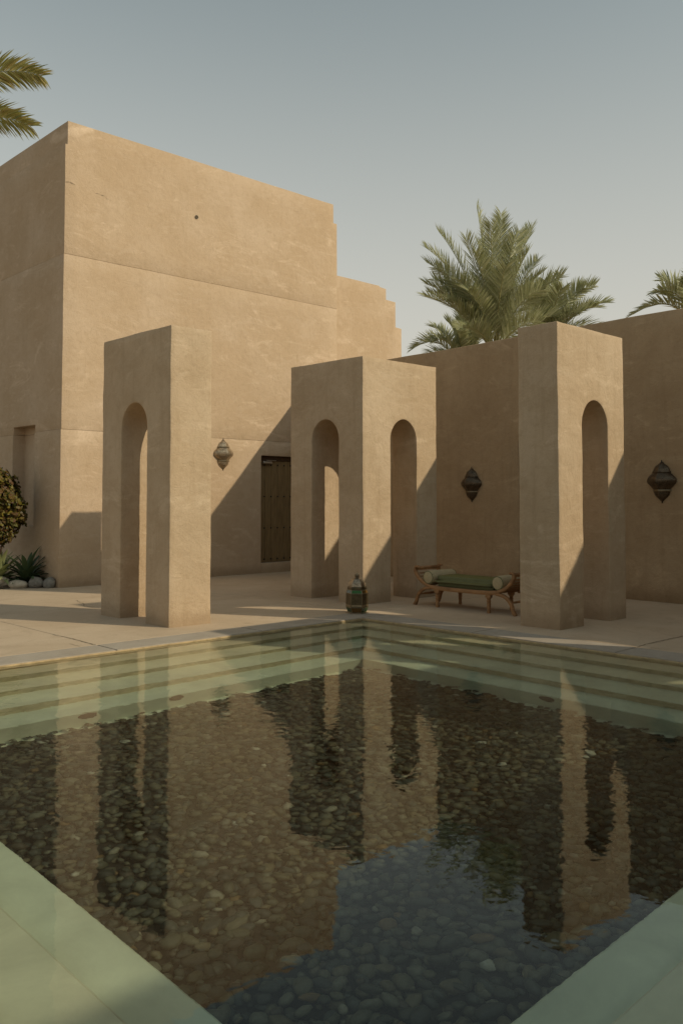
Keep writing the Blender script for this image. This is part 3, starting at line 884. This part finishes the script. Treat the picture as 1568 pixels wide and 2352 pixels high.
# ------------------------------------------------------------------ planting by the building corner
bed_pts = [(6.80, 14.16), (6.55, 14.33), (6.15, 14.66), (5.4, 15.5), (4.6, 17.0), (4.6, 22), (6.80, 22)]
vs = [(x, y, 0.006) for x, y in bed_pts] + [((x-6.4)*.85+6.42, (y-17)*.92+17.1, .07) for x, y in bed_pts]
n = len(bed_pts)
tag(mesh_obj('planting_bed', vs, [tuple(range(n, 2*n))] + [(i, (i+1)%n, n+(i+1)%n, n+i) for i in range(n)], M_soil), kind='structure')
def rock(x, y, sx, sy, sz, rz, seed, m, label):
    bm = bmesh.new(); bmesh.ops.create_icosphere(bm, subdivisions=3, radius=1)
    for v in bm.verts:
        v.co *= 1 + .22*noise.noise(v.co*.9 + Vector((seed*5, 0, seed))) + .05*noise.noise(v.co*3 + Vector((seed, seed, 0)))
        v.co = Vector((v.co.x*sx, v.co.y*sy, v.co.z*sz))
    o = bm_obj('rock', bm, m, smooth=True)
    o.location = (x, y, sz*.62); o.rotation_euler = (0, 0, rz)
    tag(o, label, 'rock', 'rocks edging the planting bed')
rock(6.14, 14.92, .19, .13, .115, R(-42), 1, M_rock, 'long tan rock below the pale agave, leftmost of the rocks')
rock(6.33, 14.58, .17, .11, .085, R(-42), 2, M_rock, 'low flat tan rock, second from the left under the agaves')
rock(6.58, 14.42, .12, .11, .115, R(-30), 3, M_rock2, 'round grey rock below the dark agave')
rock(6.74, 14.27, .11, .10, .11, R(-42), 4, M_rock2, 'grey rock touching the building corner')

def agave(loc, h, n, m, label, seed, spread=1.0):
    rnd = random.Random(seed)
    t = empty('agave', loc); tag(t, label, 'plant')
    for i in range(n):
        az = i * 2.39996 + rnd.uniform(-.2, .2)
        inner = 1 - i / n
        el = R(22 + 60*inner + rnd.uniform(-6, 6)); L = h * rnd.uniform(.8, 1.1) * (.75 + .3*inner); w = .044 * rnd.uniform(.9, 1.2)
        vs, fs = [], []
        d = Vector((math.cos(az), math.sin(az), 0)); s = Vector((-d.y, d.x, 0)); p = Vector((0,0,0)); e = el; segs = 8
        for k in range(segs+1):
            tt = k/segs
            ww = w * (math.sin(math.pi*min(1, tt*.75+.22))**.8) * (1 if tt < .98 else .05)
            up = Vector((-math.sin(e)*d.x, -math.sin(e)*d.y, math.cos(e)))
            vs += [p - s*ww + up*ww*.45, p + up*0, p + s*ww + up*ww*.45]
            if k: q = 3*k; fs += [(q-3,q-2,q+1,q), (q-2,q-1,q+2,q+1)]
            p = p + (d*math.cos(e) + Vector((0,0,1))*math.sin(e)) * (L/segs); e -= R(5 + 3*(1-inner)) * spread
        mesh_obj('leaf', vs, fs, m, t, smooth=True)
agave((6.20, 15.05, .08), .62, 40, M_agave, 'pale green agave with light edged leaves, left of the dark one', 3)
agave((6.57, 14.78, .06), .64, 40, M_agave2, 'dark green agave beside the building corner', 5)

CAM_R = Vector((math.sin(R(46.392)), -math.cos(R(46.392)), 0)); CAM_F = Vector((math.cos(R(46.392)), math.sin(R(46.392)), 0))
def leaf_cloud(name, cen, rad, n, m, parent, size, seed, flat=.0):
    rnd = random.Random(seed); vs, fs = [], []
    for _ in range(n):
        u = Vector((rnd.gauss(0,1), rnd.gauss(0,1), rnd.gauss(0,1))).normalized()
        bumpy = 1 + .34*noise.noise(u*2.2 + Vector((seed,0,0))) + .22*noise.noise(u*5)
        r = (1 - abs(rnd.gauss(0, .13))) * bumpy
        p = Vector((u.x*rad[0]*r, u.y*rad[1]*r, u.z*rad[2]*r)) + Vector(cen)
        nrm = (u + Vector((rnd.gauss(0,.5), rnd.gauss(0,.5), rnd.gauss(0,.5)+.3))).normalized()
        a = nrm.orthogonal().normalized(); a.rotate(Matrix.Rotation(rnd.uniform(0, 6.28), 3, nrm)); b = nrm.cross(a)
        s = size * rnd.uniform(.6, 1.25); q = len(vs)
        vs += [p - a*s, p - a*s*.3 + b*s*.62 + nrm*s*.08, p + a*s*.55 + b*s*.45, p + a*s*1.1 - nrm*s*.2, p + a*s*.55 - b*s*.45, p - a*s*.3 - b*s*.62 + nrm*s*.08]
        fs.append((q, q+1, q+2, q+3, q+4, q+5))
    return mesh_obj(name, vs, fs, m, parent)
BC = CAM_R*(-5.98) + CAM_F*15.2
sh = empty('shrub', (BC.x, BC.y, 0)); tag(sh, 'rounded yellow green and russet shrub in front of the wall recess at the left edge', 'shrub')
leaf_cloud('foliage', (-.06, .06, 1.50), (.50, .50, .56), 4600, M_bush, sh, .046, 4)
leaf_cloud('foliage', (.20, -.10, 1.25), (.27, .30, .28), 1000, M_bush, sh, .046, 6)
leaf_cloud('foliage', (-.08, .02, .98), (.40, .40, .36), 2200, M_bush, sh, .034, 8)
for i in range(5):
    bm = bmesh.new(); P = spline([(0.03*i-.06, 0, 0), (.05*math.sin(i*2), .05*math.cos(i*3), .5), (.25*math.sin(i*2), .25*math.cos(i*3)+.05, 1.3)], 5)
    for k in range(len(P)-1): edge_bar(bm, Vector(P[k]), Vector(P[k+1]), .012)
    bm_obj('branch', bm, M_dark, sh)

# ------------------------------------------------------------------ palms
def frond(parent, p0, p1, p2, mleaf, nl=46, ll=.42, seed=0, droop=.25, vee=.55, fwd=.85, wid=.016, bare=.16, roll=0.0):
    rnd = random.Random(seed)
    bez = lambda t: p0*(1-t)**2 + p1*2*t*(1-t) + p2*t*t
    vs, fs = [], []
    pr = None
    bm = bmesh.new(); N = 14; rows = []
    for k in range(N+1):
        t = k/N; p = bez(t); d = (bez(min(1,t+.02)) - bez(max(0,t-.02))).normalized()
        s = d.cross(Vector((0,0,1))).normalized(); u = s.cross(d); r = .020*(1-t)**.7 + .003
        rows.append([bm.verts.new(p + s*r), bm.verts.new(p + u*r), bm.verts.new(p - s*r), bm.verts.new(p - u*r*.6)])
        if k:
            for j in range(4): bm.faces.new((rows[-2][j], rows[-2][(j+1)%4], rows[-1][(j+1)%4], rows[-1][j]))
    for k in range(nl*2):
        side = 1 if k % 2 else -1
        t = bare + (1-bare) * (k/(nl*2))
        p = bez(t); d = (bez(min(1,t+.02)) - bez(max(0,t-.02))).normalized()
        s = d.cross(Vector((0,0,1)))
        s = s.normalized() if s.length > 1e-3 else Vector((1,0,0))
        u = s.cross(d)
        s, u = s*math.cos(roll) + u*math.sin(roll), u*math.cos(roll) - s*math.sin(roll)
        prof = math.sin(math.pi*min(1, .18 + .80*(t-bare)/(1-bare)))**.6
        L = ll * (.35 + .65*prof) * rnd.uniform(.82, 1.12)
        lift = vee + rnd.uniform(-.35, .35)
        f_ = fwd + .7*(t**3) + rnd.uniform(-.15, .15)
        dr = (s*side + u*lift + d*f_).normalized()
        w = wid * rnd.uniform(.8, 1.2)
        wv = (d*.9 - dr*dr.dot(d)*.9 + u*rnd.uniform(-.5,.5)).normalized()
        a = p; q = len(vs); e = dr.copy(); dd = droop*rnd.uniform(.5, 1.6)
        pts = [a]
        for m_ in range(3):
            a = a + e*(L/3); pts.append(a); e = (e + Vector((0,0,-dd*.5))).normalized()
        vs += [pts[0]-wv*w*.35, pts[0]+wv*w*.35, pts[1]-wv*w, pts[1]+wv*w, pts[2]-wv*w*.75, pts[2]+wv*w*.75, pts[3]]
        fs += [(q,q+1,q+3,q+2), (q+2,q+3,q+5,q+4), (q+4,q+5,q+6)]
    fr = mesh_obj('frond', vs, fs, mleaf, parent)
    bm_obj('rib', bm, M_rachis, fr, smooth=True)
    return fr
def palm(loc, crown, tips, mleaf, label, seed, trunk=.17, rolls=None, **kw):
    """tips: (right, up, forward, arch) offsets of the frond tips from the crown, metres"""
    t = empty('palm_tree', loc); tag(t, label, 'palm tree')
    base = Vector((0,0,crown))
    bm = bmesh.new(); pr = []
    nseg = max(4, int(crown/.12))
    for i in range(nseg+1):
        z = crown*i/nseg; pr.append((trunk*(1.12 if i % 2 else .95)*(1.1-.25*i/nseg), z - .1))
    lathe(bm, pr, 14); bm_obj('trunk', bm, M_trunk, t)
    for i, (r, u, f, arch) in enumerate(tips):
        tip = base + CAM_R*r + CAM_F*f + Vector((0,0,u))
        hor = CAM_R*r + CAM_F*f
        mid = base + hor*.42 + Vector((0,0, u*.55 + arch))
        st = base + hor.normalized()*.08 if hor.length > .01 else base
        frond(t, st, mid, tip, mleaf, seed=seed*100+i, roll=rolls[i] if rolls and i < len(rolls) else random.uniform(-.8, .8), **kw)
    return t
def at(u, v, F):
    """world point seen at that picture position, F metres ahead"""
    th = R(2.425); x = (u-784)/2016; y = -(v-1061.6)/2016
    fwd = math.cos(th) - math.sin(th)*y; up = math.sin(th) + math.cos(th)*y
    return CAM_R*(x/fwd*F) + CAM_F*F + Vector((0,0,1.5 + up/fwd*F))
P = at(1135, 810, 27)
k = 27/2016
def T(u, v, f=0.0, arch=.35):
    return ((u-1135)*k, (810-v)*k, f, arch)
tips = [T(1100,462,.3,.3), T(1150,488,-.2,.3), T(1182,545,-.8,.3), T(1232,505,.4,.4), T(1212,530,-.3,.3), T(1012,515,.5,.5), T(1060,560,-.9,.3), T(978,562,.1,.65), T(985,580,.9,.6),
        T(1000,620,.9,.5), T(976,655,-.3,.55), T(1000,628,-.8,.6), T(1020,705,-.9,.6), T(1110,530,.9,.3), T(1170,560,-1.0,.4), T(1080,600,-1.2,.5), T(1195,600,-1.2,.5), T(1240,590,.2,.5), T(1140,640,-1.6,.6),
        T(1285,640,-.5,.6), T(1255,640,.9,.5), T(1060,690,-1.4,.6), T(1215,690,-1.5,.6), T(1050,770,-1.2,.5), T(1220,760,-1.4,.5), T(1100,610,1.3,.5), T(1190,600,1.4,.5), T(1035,640,1.3,.5)]
rr = random.Random(77)
for i_ in range(9):
    a_ = rr.uniform(-1.25, 1.25); L_ = rr.uniform(200, 300)
    tips.append(T(1135 + math.sin(a_)*L_*.62, 810 - math.cos(a_)*L_, rr.uniform(-1.8, 1.8), rr.uniform(.3, .6)))
palm((P.x, P.y, 0), P.z, tips, M_palm, 'large bushy date palm rising behind the courtyard wall', 1, nl=95, ll=.70, droop=.12, vee=.5, wid=.0125)
P = at(1255, 800, 28.5); k2 = 28.5/2016
T2 = lambda u, v, f=0.0, arch=.4: ((u-1255)*k2, (800-v)*k2, f, arch)
palm((P.x, P.y, 0), P.z, [T2(1372,650,.2,.6), T2(1385,702,-.6,.6), T2(1300,650,.8,.5), T2(1335,665,-.4,.6), T2(1290,625,.2,.5), T2(1355,720,-1.0,.7), T2(1240,660,-.9,.5), T2(1200,690,-1,.5), T2(1325,700,1.2,.5), T2(1270,680,-1.3,.5), T2(1310,735,-1.4,.5), T2(1220,640,.9,.5), T2(1390,760,.3,.9)],
     M_palm, 'lower date palm behind the right archway, right of the large palm', 2, nl=80, ll=.66, droop=.14, vee=.45, wid=.016)
P = at(1065, 850, 30.0); k3 = 30.0/2016
T3 = lambda u, v, f=0.0, arch=.4: ((u-1065)*k3, (850-v)*k3, f, arch)
palm((P.x, P.y, 0), P.z, [T3(948,800,0,1.05), T3(985,790,-.6,.8), T3(1000,740,.8,.5), T3(1030,735,.2,.5), T3(1060,720,-.5,.4), T3(1100,740,.4,.5), T3(1120,760,-.8,.5), T3(990,810,1,.6), T3(1040,770,-1,.5)],
     M_palm, 'small date palm showing its lowest fronds over the wall, left of the large palm', 3, nl=76, ll=.66, droop=.14, vee=.5, wid=.017)
P = at(1600, 740, 17.5); k4 = 17.5/2016
T4 = lambda u, v, f=0.0, arch=.35: ((u-1600)*k4, (740-v)*k4, f, arch)
palm((P.x, P.y, 0), P.z, [T4(1527,635,.2,.35), T4(1495,677,-.3,.45), T4(1458,718,.1,.55), T4(1560,650,-.6,.3), T4(1620,600,.3,.3), T4(1680,640,0,.4), T4(1720,700,.4,.4), T4(1540,700,-1,.4), T4(1650,680,-1,.4)],
     M_palm, 'date palm at the right edge, only its frond tips above the wall', 4, nl=46, ll=.42, droop=.15, vee=.4)
P = at(-230, 330, 21.0); k5 = 21.0/2016
T5 = lambda u, v, f=0.0, arch=.35: ((u+230)*k5, (330-v)*k5, f, arch)
palm((P.x, P.y, 0), P.z, [T5(92,158,.2,1.35), T5(86,300,-.3,.95), T5(-300,60,.5,.5), T5(-480,180,0,.8), T5(-540,330,.3,.9), T5(-230,20,-1.5,.6), T5(-150,60,1.6,.6), T5(-420,480,-.5,.9), T5(-120,520,-1.6,.9), T5(-60,560,1.6,1.0)],
     M_coco, 'tall coconut palm off the left edge, two fronds reaching in above the roof', 5, trunk=.16, rolls=[1.15, 1.0], nl=100, ll=.78, droop=.35, vee=.2, wid=.024, bare=.1, fwd=1.0)

water.cycles.is_caustics_caster = True
for o in pool.children: o.cycles.is_caustics_receiver = True
